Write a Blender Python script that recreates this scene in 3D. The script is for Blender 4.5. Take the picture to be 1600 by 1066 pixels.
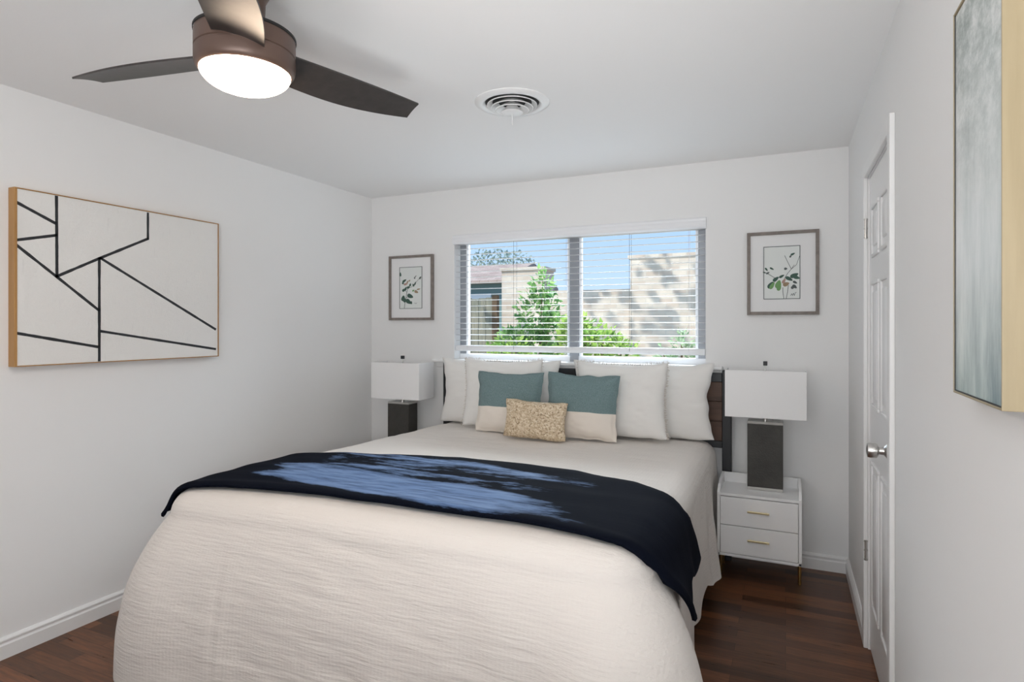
import bpy, bmesh, math, random
from math import sin, cos, pi, sqrt, radians
from mathutils import Vector, Matrix, noise
from mathutils.bvhtree import BVHTree

for o in list(bpy.data.objects):
    bpy.data.objects.remove(o, do_unlink=True)
SC = bpy.context.scene
COL = SC.collection
random.seed(11)

# ------------------------------------------------------------------ camera
cam_d = bpy.data.cameras.new('camera')
cam_d.sensor_width = 36.0
cam_d.lens = 935.2 / 1600 * 36
cam_d.shift_y = -0.01419
cam_d.clip_start = 0.02
cam = bpy.data.objects.new('camera', cam_d)
COL.objects.link(cam)
cam.location = (0, 0, 1.411)
cam.rotation_euler = (pi / 2, 0, 0.4287)
SC.camera = cam

# ------------------------------------------------------------------ sky, sun, added fills, exposure
SC.view_settings.view_transform = 'Standard'
SC.view_settings.look = 'None'
SC.view_settings.gamma = 1.0
SC.view_settings.use_curve_mapping = False
SC.view_settings.exposure = 0.1
try:
    SC.cycles.use_denoising = True
    SC.cycles.max_bounces = 10
    SC.cycles.diffuse_bounces = 7
    SC.cycles.transparent_max_bounces = 16
    SC.cycles.sample_clamp_indirect = 6.0
except Exception:
    pass

world = bpy.data.worlds.new('sky')
SC.world = world
world.use_nodes = True
wn = world.node_tree
wn.nodes.clear()
w_out = wn.nodes.new('ShaderNodeOutputWorld')
w_bg = wn.nodes.new('ShaderNodeBackground')
w_ramp = wn.nodes.new('ShaderNodeValToRGB')
w_sep = wn.nodes.new('ShaderNodeSeparateXYZ')
w_tc = wn.nodes.new('ShaderNodeTexCoord')
w_ramp.color_ramp.elements[0].position = 0.0
w_ramp.color_ramp.elements[0].color = (0.62, 0.76, 0.95, 1)
w_ramp.color_ramp.elements[1].position = 0.32
w_ramp.color_ramp.elements[1].color = (0.25, 0.50, 0.90, 1)
wn.links.new(w_tc.outputs['Generated'], w_sep.inputs[0])
wn.links.new(w_sep.outputs['Z'], w_ramp.inputs[0])
wn.links.new(w_ramp.outputs[0], w_bg.inputs['Color'])
w_bg.inputs['Strength'].default_value = 1.15
wn.links.new(w_bg.outputs[0], w_out.inputs[0])

sun_d = bpy.data.lights.new('sun', 'SUN')
sun_d.energy = 5.0
sun_d.angle = radians(0.6)
sun_d.color = (1.0, 0.93, 0.82)
sun = bpy.data.objects.new('sun', sun_d)
COL.objects.link(sun)
sun.location = (-6, 0, 12)
sun.rotation_euler = Vector((0.55, 0.55, -0.75)).to_track_quat('-Z', 'Y').to_euler()

# added fill light in front of the made-up rear window, behind the camera
rear_lamp_d = bpy.data.lights.new('rear_fill', 'AREA')
rear_lamp_d.shape = 'RECTANGLE'
rear_lamp_d.size = 2.2
rear_lamp_d.size_y = 1.9
rear_lamp_d.energy = 2.5
rear_lamp_d.color = (0.93, 0.965, 1.0)
rear_lamp = bpy.data.objects.new('rear_fill', rear_lamp_d)
COL.objects.link(rear_lamp)
rear_lamp.location = (-0.85, -1.56, 1.35)
rear_lamp.rotation_euler = (pi / 2, 0, 0)

# added fill lamp behind the camera, aimed up to bounce off the ceiling
fl_d = bpy.data.lights.new('bounce_fill', 'AREA')
fl_d.shape = 'DISK'
fl_d.size = 0.5
fl_d.energy = 14
fl_d.color = (0.97, 0.98, 1.0)
fl = bpy.data.objects.new('bounce_fill', fl_d)
COL.objects.link(fl)
fl.location = (-0.9, -0.75, 1.25)
fl.rotation_euler = Vector((-0.12, 0.75, 1.0)).to_track_quat('-Z', 'Y').to_euler()

sp_d = bpy.data.lights.new('camera_fill', 'AREA')  # added fill lamp just behind the camera, tilted up
sp_d.shape = 'DISK'
sp_d.size = 0.7
sp_d.energy = 30
sp_d.color = (0.97, 0.985, 1.0)
sp = bpy.data.objects.new('camera_fill', sp_d)
COL.objects.link(sp)
sp.location = (-0.02, -0.55, 1.35)
sp.rotation_euler = Vector((-0.25, 1.0, 1.25)).to_track_quat('-Z', 'Y').to_euler()

ky_d = bpy.data.lights.new('ceiling_fill', 'SPOT')  # added spot outside the view, brightening the ceiling over the bed
ky_d.energy = 88
ky_d.spot_size = radians(64)
ky_d.spot_blend = 1.0
ky_d.shadow_soft_size = 0.45
ky_d.color = (0.97, 0.985, 1.0)
ky = bpy.data.objects.new('ceiling_fill', ky_d)
COL.objects.link(ky)
ky.location = (0.1, 0.35, 0.45)
ky.rotation_euler = (Vector((-1.15, 2.7, 2.44)) - ky.location).to_track_quat('-Z', 'Y').to_euler()

# added fill lamp out of view above the yard, aimed through the bedroom window
yard_lamp_d = bpy.data.lights.new('yard_fill', 'AREA')
yard_lamp_d.shape = 'RECTANGLE'
yard_lamp_d.size = 4.5
yard_lamp_d.size_y = 1.6
yard_lamp_d.energy = 1150
yard_lamp_d.color = (0.86, 0.93, 1.0)
sk = bpy.data.objects.new('yard_fill', yard_lamp_d)
COL.objects.link(sk)
sk.location = (-1.36, 7.6, 4.0)
sk.rotation_euler = (Vector((-1.36, 3.0, 0.9)) - Vector((-1.36, 7.6, 4.0))).to_track_quat('-Z', 'Y').to_euler()

FAN_POWER = 5.5
FAN_COL = (1.0, 0.77, 0.57)

# ------------------------------------------------------------------ room measures
XL, XR, YB, YF, H = -3.027, 0.328, 3.908, -1.62, 2.44


# ------------------------------------------------------------------ material helpers
def mat(name, col, rough=0.6, metal=0.0, spec=0.5, **kw):
    m = bpy.data.materials.new(name)
    m.use_nodes = True
    b = m.node_tree.nodes['Principled BSDF']
    b.inputs['Base Color'].default_value = (*col, 1)
    b.inputs['Roughness'].default_value = rough
    b.inputs['Metallic'].default_value = metal
    b.inputs['Specular IOR Level'].default_value = spec
    for k, v in kw.items():
        b.inputs[k.replace('_', ' ')].default_value = v
    return m


class N:
    """thin wrapper to wire shader nodes"""
    def __init__(self, m):
        self.t = m.node_tree
        self.b = self.t.nodes.get('Principled BSDF')

    def new(self, kind, **kw):
        n = self.t.nodes.new('ShaderNode' + kind)
        for k, v in kw.items():
            if hasattr(n, k) and k not in ('Scale',):
                try:
                    setattr(n, k, v)
                    continue
                except Exception:
                    pass
            n.inputs[k].default_value = v
        return n

    def link(self, a, b):
        self.t.links.new(a, b)

    def coords(self, scale=(1, 1, 1), kind='Object', rot=(0, 0, 0)):
        tc = self.new('TexCoord')
        mp = self.new('Mapping')
        mp.inputs['Scale'].default_value = scale
        mp.inputs['Rotation'].default_value = rot
        self.link(tc.outputs[kind], mp.inputs['Vector'])
        return mp.outputs[0]

    def noise(self, vec, scale=5, detail=3, rough=0.5):
        n = self.new('TexNoise')
        n.inputs['Scale'].default_value = scale
        n.inputs['Detail'].default_value = detail
        n.inputs['Roughness'].default_value = rough
        self.link(vec, n.inputs['Vector'])
        return n.outputs['Fac']

    def ramp(self, fac, stops):
        r = self.new('ValToRGB')
        e = r.color_ramp.elements
        while len(e) < len(stops):
            e.new(0.5)
        for el, (p, c) in zip(e, stops):
            el.position = p
            el.color = (*c, 1) if len(c) == 3 else c
        self.link(fac, r.inputs[0])
        return r.outputs[0]

    def mix(self, fac, a, b, mode='MIX'):
        n = self.new('Mix')
        n.data_type = 'RGBA'
        n.blend_type = mode
        for sock, v in ((n.inputs[0], fac), (n.inputs[6], a), (n.inputs[7], b)):
            if hasattr(v, 'is_output'):
                self.link(v, sock)
            elif isinstance(v, (int, float)):
                sock.default_value = v
            else:
                sock.default_value = (*v, 1)
        return n.outputs[2]

    def mapr(self, val, a, b):
        n = self.new('MapRange')
        n.inputs['From Min'].default_value = a
        n.inputs['From Max'].default_value = b
        self.link(val, n.inputs['Value'])
        return n.outputs[0]

    def bump(self, height, strength=0.3, dist=0.01, prev=None):
        n = self.new('Bump')
        n.inputs['Strength'].default_value = strength
        n.inputs['Distance'].default_value = dist
        self.link(height, n.inputs['Height'])
        if prev is not None:
            self.link(prev, n.inputs['Normal'])
        return n.outputs[0]

    def base(self, s):
        self.link(s, self.b.inputs['Base Color'])

    def normal(self, s):
        self.link(s, self.b.inputs['Normal'])


# ------------------------------------------------------------------ materials
def painted(name, col, rough=0.55, bump=0.04, scale=160):
    m = mat(name, col, rough, spec=0.3)
    n = N(m)
    n.normal(n.bump(n.noise(n.coords(), scale, 2), bump, 0.002))
    return m


M = {}
M['wall'] = painted('wall_paint', (0.82, 0.82, 0.815), 0.6, 0.05)
M['ceil'] = painted('ceiling_paint', (0.89, 0.89, 0.885), 0.8, 0.12, 90)
M['trim'] = mat('trim_paint', (0.80, 0.80, 0.795), 0.35)
M['door'] = mat('door_paint', (0.80, 0.80, 0.80), 0.32)
M['vinyl'] = mat('white_vinyl', (0.84, 0.85, 0.87), 0.35)
M['slat'] = mat('blind_slat', (0.60, 0.60, 0.61), 0.45)
M['alu'] = mat('window_aluminium', (0.33, 0.345, 0.37), 0.45, 0.3)
M['chrome'] = mat('brushed_nickel', (0.62, 0.61, 0.59), 0.25, 1.0)
M['brass'] = mat('brass', (0.66, 0.47, 0.19), 0.28, 1.0)
M['palebrass'] = mat('pale_brass', (0.74, 0.64, 0.40), 0.3, 1.0)
M['white_lacquer'] = mat('white_lacquer', (0.82, 0.82, 0.82), 0.3)
M['gap'] = mat('dark_gap', (0.05, 0.05, 0.05), 0.8)
M['black_metal'] = mat('black_metal', (0.012, 0.014, 0.017), 0.45)
M['hub'] = mat('fan_bronze', (0.115, 0.072, 0.056), 0.42, 0.35)
M['blackdark'] = mat('black_rubber', (0.01, 0.01, 0.01), 0.6)
M['shade'] = mat('lamp_shade_linen', (0.86, 0.86, 0.86), 0.85, spec=0.1)
_n = N(M['shade'])
_n.normal(_n.bump(_n.noise(_n.coords((400, 400, 60)), 1.0, 2), 0.08, 0.001))
_n.b.inputs['Transmission Weight'].default_value = 0.0
M['clear'] = mat('clear_acrylic', (0.42, 0.41, 0.39), 0.12, 0.0, Alpha=1.0)
M['print_paper'] = mat('print_paper', (0.74, 0.77, 0.75), 0.7)
M['mat_board'] = mat('mat_board', (0.80, 0.80, 0.80), 0.75)
M['leafdark'] = mat('ink_dark_green', (0.055, 0.11, 0.085), 0.8)
M['leafbright'] = mat('ink_bright_green', (0.17, 0.34, 0.13), 0.8)
M['inkgrey'] = mat('ink_grey', (0.10, 0.12, 0.12), 0.8)
M['inkbrown'] = mat('ink_brown', (0.34, 0.25, 0.16), 0.8)
M['inkrose'] = mat('ink_rose', (0.45, 0.30, 0.25), 0.8)
M['line'] = mat('black_paint', (0.018, 0.02, 0.024), 0.6)


def m_floor():
    m = mat('laminate_floor', (0.1, 0.04, 0.02), 0.3, spec=0.3)
    n = N(m)
    v = n.coords((1, 1, 1))
    br = n.new('TexBrick')
    br.offset = 0.37
    br.inputs['Scale'].default_value = 1.0
    br.inputs['Brick Width'].default_value = 0.55
    br.inputs['Row Height'].default_value = 0.066
    br.inputs['Mortar Size'].default_value = 0.0008
    br.inputs['Mortar Smooth'].default_value = 0.2
    br.inputs['Bias'].default_value = 0.0
    br.inputs['Color1'].default_value = (0.052, 0.024, 0.013, 1)
    br.inputs['Color2'].default_value = (0.20, 0.082, 0.038, 1)
    br.inputs['Mortar'].default_value = (0.018, 0.009, 0.006, 1)
    n.link(v, br.inputs['Vector'])
    g = n.noise(n.coords((2.2, 26, 1)), 3.0, 6, 0.65)
    gr = n.ramp(g, [(0.3, (0.42, 0.42, 0.42)), (0.7, (1.35, 1.3, 1.25))])
    c = n.mix(0.85, br.outputs['Color'], gr, 'MULTIPLY')
    n.base(c)
    n.normal(n.bump(br.outputs['Fac'], -0.25, 0.002))
    r = n.ramp(g, [(0.2, (0.24, 0.24, 0.24)), (0.8, (0.4, 0.4, 0.4))])
    n.link(r, n.b.inputs['Roughness'])
    return m


M['floor'] = m_floor()


def m_quilt():
    m = mat('gauze_quilt', (0.715, 0.675, 0.635), 0.85, spec=0.15, Sheen_Weight=0.15)
    n = N(m)
    w = n.noise(n.coords((7.0, 48, 60), rot=(0, 0.06, 0)), 1.0, 5, 0.68)
    wv = n.noise(n.coords((3.0, 17, 20), rot=(0, -0.05, 0.2)), 1.0, 4, 0.6)
    a = n.bump(w, 0.42, 0.010)
    b = n.bump(wv, 0.28, 0.018, a)
    gx = n.new('TexWave', wave_type='BANDS', bands_direction='Z')
    gx.inputs['Scale'].default_value = 22
    gx.inputs['Distortion'].default_value = 2.2
    gx.inputs['Detail'].default_value = 2
    n.link(n.coords(), gx.inputs['Vector'])
    gy = n.new('TexWave', wave_type='BANDS', bands_direction='X')
    gy.inputs['Scale'].default_value = 22
    gy.inputs['Distortion'].default_value = 2.2
    gy.inputs['Detail'].default_value = 2
    n.link(n.coords(), gy.inputs['Vector'])
    c = n.bump(gx.outputs['Fac'], 0.10, 0.004, b)
    d = n.bump(gy.outputs['Fac'], 0.10, 0.004, c)
    n.normal(d)
    return m


M['quilt'] = m_quilt()


def m_linen(name, col, s=260, bump=0.12, sheen=0.1):
    m = mat(name, col, 0.9, spec=0.1, Sheen_Weight=sheen)
    n = N(m)
    a = n.noise(n.coords((s, s, s * 0.25)), 1.0, 2)
    b = n.noise(n.coords((s * 0.25, s, s)), 1.0, 2)
    x = n.bump(a, bump, 0.002)
    n.normal(n.bump(b, bump, 0.002, x))
    return m


M['white_linen'] = m_linen('white_linen', (0.80, 0.79, 0.765))
M['sheet'] = m_linen('white_sheet', (0.82, 0.82, 0.83))
M['cream'] = m_linen('cream_canvas', (0.76, 0.70, 0.63))
M['fringe'] = m_linen('tan_fringe', (0.62, 0.58, 0.53))


def m_teal():
    m = m_linen('teal_weave', (0.12, 0.235, 0.25), 420, 0.35)
    n = N(m)
    f = n.noise(n.coords((300, 300, 300)), 1.0, 2)
    n.base(n.ramp(f, [(0.3, (0.11, 0.18, 0.19)), (0.7, (0.225, 0.30, 0.31))]))
    return m


M['teal'] = m_teal()


def m_speckle():
    m = mat('beaded_fabric', (0.62, 0.5, 0.34), 0.6)
    n = N(m)
    vo = n.new('TexVoronoi')
    vo.inputs['Scale'].default_value = 125
    n.link(n.coords((1, 1, 1.2)), vo.inputs['Vector'])
    sep = n.new('SeparateColor')
    n.link(vo.outputs['Color'], sep.inputs[0])
    col = n.ramp(sep.outputs[0], [(0.0, (0.27, 0.19, 0.11)), (0.15, (0.48, 0.37, 0.24)), (0.6, (0.60, 0.48, 0.335)), (1.0, (0.74, 0.65, 0.50))])
    n.base(col)
    n.normal(n.bump(vo.outputs['Distance'], -0.5, 0.004))
    return m


M['speckle'] = m_speckle()


def m_throw():
    m = mat('navy_plush', (0.003, 0.0045, 0.010), 0.85, spec=0.06, Sheen_Weight=0.0, Sheen_Roughness=0.35)
    n = N(m)
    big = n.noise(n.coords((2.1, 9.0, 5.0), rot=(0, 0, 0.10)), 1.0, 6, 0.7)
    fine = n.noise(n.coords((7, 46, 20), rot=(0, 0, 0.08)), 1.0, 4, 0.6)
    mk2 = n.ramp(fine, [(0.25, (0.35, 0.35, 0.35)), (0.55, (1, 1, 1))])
    # brushed nap with window sheen painted into the colour, faded out at the edges
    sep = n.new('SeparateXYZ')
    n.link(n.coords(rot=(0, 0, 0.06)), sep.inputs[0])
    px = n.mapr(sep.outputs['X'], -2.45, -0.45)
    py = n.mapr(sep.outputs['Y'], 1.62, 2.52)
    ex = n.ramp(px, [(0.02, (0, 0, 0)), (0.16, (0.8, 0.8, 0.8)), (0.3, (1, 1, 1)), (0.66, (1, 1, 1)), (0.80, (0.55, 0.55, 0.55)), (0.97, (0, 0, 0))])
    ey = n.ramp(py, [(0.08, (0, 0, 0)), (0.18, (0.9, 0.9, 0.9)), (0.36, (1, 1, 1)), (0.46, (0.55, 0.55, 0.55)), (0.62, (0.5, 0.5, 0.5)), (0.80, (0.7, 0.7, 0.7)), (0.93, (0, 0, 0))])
    sheen_band = n.mix(1.0, ex, ey, 'MULTIPLY')
    tot = n.mix(0.42, big, sheen_band)
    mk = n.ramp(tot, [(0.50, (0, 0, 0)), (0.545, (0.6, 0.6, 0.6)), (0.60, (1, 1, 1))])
    nap_sheen = n.mix(1.0, mk, mk2, 'MULTIPLY')
    n.base(n.mix(nap_sheen, (0.003, 0.0045, 0.010), (0.085, 0.155, 0.315)))
    n.link(n.ramp(nap_sheen, [(0, (0.9, 0.9, 0.9)), (1, (0.5, 0.5, 0.5))]), n.b.inputs['Roughness'])
    n.link(n.ramp(nap_sheen, [(0, (0.0, 0.0, 0.0)), (1, (0.45, 0.45, 0.45))]), n.b.inputs['Sheen Weight'])
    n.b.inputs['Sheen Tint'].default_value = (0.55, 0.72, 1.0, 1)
    n.normal(n.bump(fine, 0.25, 0.004))
    return m


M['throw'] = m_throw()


def m_plaster(name, base, dark):
    m = mat(name, base, 0.8, spec=0.2)
    n = N(m)
    v = n.coords()
    f = n.noise(v, 16, 6, 0.7)
    s = n.noise(n.coords((1, 60, 8), rot=(0.5, 0, 0)), 1.0, 3)
    n.base(n.ramp(s, [(0.2, dark), (0.34, base), (1.0, base)]))
    n.normal(n.bump(f, 0.6, 0.012))
    return m


M['canvas_white'] = m_plaster('plaster_canvas', (0.80, 0.795, 0.775), (0.72, 0.715, 0.70))


def m_wood(name, c1, c2, sc=(2, 30, 30), rough=0.45):
    m = mat(name, c1, rough)
    n = N(m)
    f = n.noise(n.coords(sc), 1.5, 5, 0.6)
    n.base(n.ramp(f, [(0.3, c1), (0.7, c2)]))
    n.normal(n.bump(f, 0.1, 0.002))
    return m


M['oak'] = m_wood('oak_frame', (0.36, 0.185, 0.055), (0.46, 0.25, 0.085), (30, 30, 2))
M['gold_frame'] = m_wood('gold_frame', (0.30, 0.24, 0.142), (0.36, 0.29, 0.178), (30, 30, 2), 0.4)
M['greywood'] = m_wood('grey_wood_frame', (0.16, 0.135, 0.12), (0.25, 0.215, 0.19), (20, 20, 20), 0.55)
M['rustic'] = m_wood('rustic_wood', (0.05, 0.026, 0.018), (0.13, 0.07, 0.045), (2, 20, 12), 0.6)
M['fence'] = m_wood('weathered_fence', (0.16, 0.17, 0.14), (0.30, 0.27, 0.21), (9, 9, 1.5), 0.9)
M['blade'] = m_wood('fan_blade', (0.024, 0.021, 0.020), (0.042, 0.036, 0.034), (20, 20, 20), 0.40)


def m_concrete():
    m = mat('charcoal_faux_concrete', (0.08, 0.075, 0.07), 0.6)
    n = N(m)
    f = n.noise(n.coords(), 9, 6, 0.7)
    g = n.noise(n.coords(), 120, 2)
    n.base(n.ramp(f, [(0.3, (0.027, 0.026, 0.023)), (0.7, (0.055, 0.052, 0.046))]))
    n.normal(n.bump(g, 0.25, 0.003))
    return m


M['concrete'] = m_concrete()


def m_abstract():
    # grey-green weathered pigment at the top, pale in the middle, teal drips at the bottom
    m = mat('abstract_canvas', (0.6, 0.63, 0.62), 0.38)
    n = N(m)
    v = n.coords()
    sep = n.new('SeparateXYZ')
    n.link(v, sep.inputs[0])
    f = n.noise(n.coords((8, 8, 11)), 1.0, 8, 0.78)
    drip = n.noise(n.coords((12, 14, 2.6)), 1.0, 6, 0.68)
    z = n.new('MapRange')
    z.inputs['From Min'].default_value = 0.30
    z.inputs['From Max'].default_value = 0.72
    n.link(sep.outputs['Z'], z.inputs['Value'])
    top = n.ramp(f, [(0.36, (0.11, 0.15, 0.14)), (0.48, (0.36, 0.41, 0.39)), (0.6, (0.70, 0.72, 0.71))])
    pale = n.ramp(drip, [(0.3, (0.55, 0.61, 0.60)), (0.6, (0.74, 0.77, 0.77))])
    c = n.mix(z.outputs[0], pale, top)
    zb = n.new('MapRange')
    zb.inputs['From Min'].default_value = 0.24
    zb.inputs['From Max'].default_value = 0.0
    n.link(sep.outputs['Z'], zb.inputs['Value'])
    low = n.ramp(drip, [(0.35, (0.13, 0.20, 0.23)), (0.5, (0.36, 0.45, 0.44)), (0.68, (0.66, 0.72, 0.69))])
    c = n.mix(zb.outputs[0], c, low)
    n.base(c)
    n.normal(n.bump(f, 0.15, 0.003))
    return m


M['abstract'] = m_abstract()


def m_glass():
    m = bpy.data.materials.new('window_glass')
    m.use_nodes = True
    t = m.node_tree
    t.nodes.clear()
    out = t.nodes.new('ShaderNodeOutputMaterial')
    tr = t.nodes.new('ShaderNodeBsdfTransparent')
    tr.inputs[0].default_value = (0.95, 0.97, 0.97, 1)
    gl = t.nodes.new('ShaderNodeBsdfGlossy')
    gl.inputs['Roughness'].default_value = 0.02
    fr = t.nodes.new('ShaderNodeFresnel')
    fr.inputs[0].default_value = 1.06
    mx = t.nodes.new('ShaderNodeMixShader')
    t.links.new(fr.outputs[0], mx.inputs[0])
    t.links.new(tr.outputs[0], mx.inputs[1])
    t.links.new(gl.outputs[0], mx.inputs[2])
    t.links.new(mx.outputs[0], out.inputs[0])
    return m


M['glass'] = m_glass()


def m_emit(name, col, s):
    m = bpy.data.materials.new(name)
    m.use_nodes = True
    b = m.node_tree.nodes['Principled BSDF']
    b.inputs['Base Color'].default_value = (0.9, 0.88, 0.84, 1)
    b.inputs['Emission Color'].default_value = (*col, 1)
    b.inputs['Emission Strength'].default_value = s
    return m


M['globe'] = m_emit('lit_opal_glass', (1.0, 0.86, 0.70), 1.0)


def m_brick(name, c1, c2, mortar, w=0.22, h=0.075, rot=(pi / 2, 0, 0)):
    m = mat(name, c1, 0.9, spec=0.1)
    n = N(m)
    br = n.new('TexBrick')
    br.inputs['Scale'].default_value = 1
    br.inputs['Brick Width'].default_value = w
    br.inputs['Row Height'].default_value = h
    br.inputs['Mortar Size'].default_value = 0.006
    br.inputs['Color1'].default_value = (*c1, 1)
    br.inputs['Color2'].default_value = (*c2, 1)
    br.inputs['Mortar'].default_value = (*mortar, 1)
    n.link(n.coords(rot=rot), br.inputs['Vector'])
    f = n.noise(n.coords(), 1.6, 4, 0.6)
    n.base(n.mix(0.8, br.outputs['Color'], n.ramp(f, [(0.3, (0.72, 0.70, 0.68)), (0.7, (1.0, 1.0, 1.0))]), 'MULTIPLY'))
    n.normal(n.bump(br.outputs['Fac'], -0.4, 0.01))
    return m


M['brick'] = m_brick('pale_brick', (0.60, 0.50, 0.43), (0.74, 0.66, 0.58), (0.62, 0.58, 0.53))
M['roof'] = m_brick('roof_shingles', (0.42, 0.32, 0.29), (0.55, 0.44, 0.40), (0.25, 0.2, 0.18), 0.3, 0.14, (0, 0, 0))
M['siding'] = mat('teal_siding', (0.16, 0.25, 0.26), 0.7)
M['bark'] = mat('bark', (0.12, 0.08, 0.05), 0.9)


def m_leaf(name, c1, c2):
    m = mat(name, c1, 0.5, spec=0.3)
    n = N(m)
    oi = n.noise(n.coords(), 9, 2)
    n.base(n.ramp(oi, [(0.35, c1), (0.65, c2)]))
    tl = n.new('BsdfTranslucent')
    ms = n.new('MixShader')
    ms.inputs[0].default_value = 0.4
    out = n.t.nodes['Material Output']
    n.link(n.b.outputs[0], ms.inputs[1])
    n.link(tl.outputs[0], ms.inputs[2])
    n.link(n.b.inputs['Base Color'].links[0].from_socket, tl.inputs['Color'])
    n.link(ms.outputs[0], out.inputs['Surface'])
    return m


M['leaf_a'] = m_leaf('shrub_leaves', (0.045, 0.12, 0.04), (0.16, 0.27, 0.085))
M['leaf_b'] = m_leaf('yellow_green_leaves', (0.07, 0.15, 0.03), (0.25, 0.33, 0.085))
M['leaf_c'] = m_leaf('grey_green_leaves', (0.13, 0.20, 0.11), (0.28, 0.34, 0.22))
M['leaf_d'] = m_leaf('hazy_tree_leaves', (0.30, 0.38, 0.33), (0.42, 0.48, 0.42))
M['lawn'] = mat('dry_ground', (0.30, 0.26, 0.18), 0.95)


# ------------------------------------------------------------------ mesh helpers
class B:
    def __init__(self):
        self.bm = bmesh.new()
        self.mi = 0

    def _face(self, vs, mi=None):
        try:
            f = self.bm.faces.new(vs)
            f.material_index = self.mi if mi is None else mi
            return f
        except ValueError:
            return None

    def box(self, lo, hi, bevel=0.0, rot=None, seg=2):
        lo, hi = Vector(lo), Vector(hi)
        tmp = bmesh.new()
        bmesh.ops.create_cube(tmp, size=1.0)
        c, s = (lo + hi) / 2, hi - lo
        for v in tmp.verts:
            v.co = Vector((v.co.x * s.x, v.co.y * s.y, v.co.z * s.z))
        if bevel > 0:
            bmesh.ops.bevel(tmp, geom=tmp.edges[:], offset=min(bevel, min(s) * 0.45), segments=seg, affect='EDGES', profile=0.5)
        for v in tmp.verts:
            p = v.co
            if rot is not None:
                p = rot @ p
            v.co = p + c
        self._merge(tmp)
        return self

    def _merge(self, tmp, M4=None):
        mp = {}
        for v in tmp.verts:
            co = M4 @ v.co if M4 is not None else v.co
            mp[v.index] = self.bm.verts.new(co)
        tmp.verts.index_update()
        for f in tmp.faces:
            self._face([mp[v.index] for v in f.verts])
        tmp.free()

    def lathe(self, prof, seg=48, c=(0, 0, 0), axis='Z', cap=True):
        """prof: list of (r, z)"""
        c = Vector(c)
        rings = []
        for r, z in prof:
            ring = []
            for i in range(seg):
                a = 2 * pi * i / seg
                if axis == 'Z':
                    p = Vector((r * cos(a), r * sin(a), z))
                elif axis == 'X':
                    p = Vector((z, r * cos(a), r * sin(a)))
                else:
                    p = Vector((r * cos(a), z, -r * sin(a)))
                ring.append(self.bm.verts.new(p + c))
            rings.append(ring)
        for k in range(len(rings) - 1):
            for i in range(seg):
                j = (i + 1) % seg
                self._face([rings[k][i], rings[k][j], rings[k + 1][j], rings[k + 1][i]])
        if cap:
            self._face(rings[0][::-1])
            self._face(rings[-1])
        return self

    def tube(self, pts, r, seg=8, r2=None):
        pts = [Vector(p) for p in pts]
        rings = []
        for i, p in enumerate(pts):
            t = (pts[min(i + 1, len(pts) - 1)] - pts[max(i - 1, 0)]).normalized()
            up = Vector((0, 0, 1)) if abs(t.z) < 0.9 else Vector((1, 0, 0))
            a = t.cross(up).normalized()
            b = t.cross(a)
            rr = r if r2 is None else r + (r2 - r) * i / (len(pts) - 1)
            rings.append([self.bm.verts.new(p + a * rr * cos(2 * pi * k / seg) + b * rr * sin(2 * pi * k / seg)) for k in range(seg)])
        for k in range(len(rings) - 1):
            for i in range(seg):
                j = (i + 1) % seg
                self._face([rings[k][i], rings[k][j], rings[k + 1][j], rings[k + 1][i]])
        self._face(rings[0][::-1])
        self._face(rings[-1])
        return self

    def prism(self, poly, axis, a, b, bevel=0):
        """extrude polygon (list of 2-tuples) along axis from a to b"""
        def P(u, v, w):
            return {'X': (w, u, v), 'Y': (u, w, v), 'Z': (u, v, w)}[axis]
        A = [self.bm.verts.new(P(u, v, a)) for u, v in poly]
        Bv = [self.bm.verts.new(P(u, v, b)) for u, v in poly]
        n = len(poly)
        self._face(A[::-1])
        self._face(Bv)
        for i in range(n):
            j = (i + 1) % n
            self._face([A[i], A[j], Bv[j], Bv[i]])
        return self

    def grid(self, fn, nu, nv, wrap=False):
        vs = [[self.bm.verts.new(fn(i / nu, j / nv)) for j in range(nv + 1)] for i in range(nu + 1)]
        for i in range(nu):
            for j in range(nv):
                self._face([vs[i][j], vs[i + 1][j], vs[i + 1][j + 1], vs[i][j + 1]])
        return vs

    def poly(self, pts, mi=None):
        return self._face([self.bm.verts.new(p) for p in pts], mi)

    def build(self, name, mats, parent=None, smooth=False, angle=35, loc=None, recalc=True):
        if recalc:
            bmesh.ops.recalc_face_normals(self.bm, faces=self.bm.faces[:])
        me = bpy.data.meshes.new(name)
        self.bm.to_mesh(me)
        self.bm.free()
        for m in (mats if isinstance(mats, (list, tuple)) else [mats]):
            me.materials.append(m)
        if smooth:
            for p in me.polygons:
                p.use_smooth = True
            if angle is not None and hasattr(me, 'set_sharp_from_angle'):
                me.set_sharp_from_angle(angle=radians(angle))
        o = bpy.data.objects.new(name, me)
        COL.objects.link(o)
        if parent is not None:
            o.parent = parent
        if loc is not None:
            o.location = loc
        return o


def tag(o, label=None, cat=None, group=None, kind=None):
    if label:
        o['label'] = label
    if cat:
        o['category'] = cat
    if group:
        o['group'] = group
    if kind:
        o['kind'] = kind
    return o


def thing(name, label, cat, loc=(0, 0, 0), rot=(0, 0, 0), group=None):
    o = bpy.data.objects.new(name, None)
    o.empty_display_size = 0.1
    COL.objects.link(o)
    o.location = loc
    o.rotation_euler = rot
    return tag(o, label, cat, group)


def struct(b, name, m, label=None, cat=None, **kw):
    o = b.build(name, m, **kw)
    o['kind'] = 'structure'
    if label:
        o['label'] = label
    if cat:
        o['category'] = cat
    return o


def sstep(a, b, x):
    t = max(0.0, min(1.0, (x - a) / (b - a)))
    return t * t * (3 - 2 * t)


def interp(tab, x):
    if x <= tab[0][0]:
        return tab[0][1]
    for (x0, y0), (x1, y1) in zip(tab, tab[1:]):
        if x <= x1:
            return y0 + (y1 - y0) * (x - x0) / (x1 - x0)
    return tab[-1][1]


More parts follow.
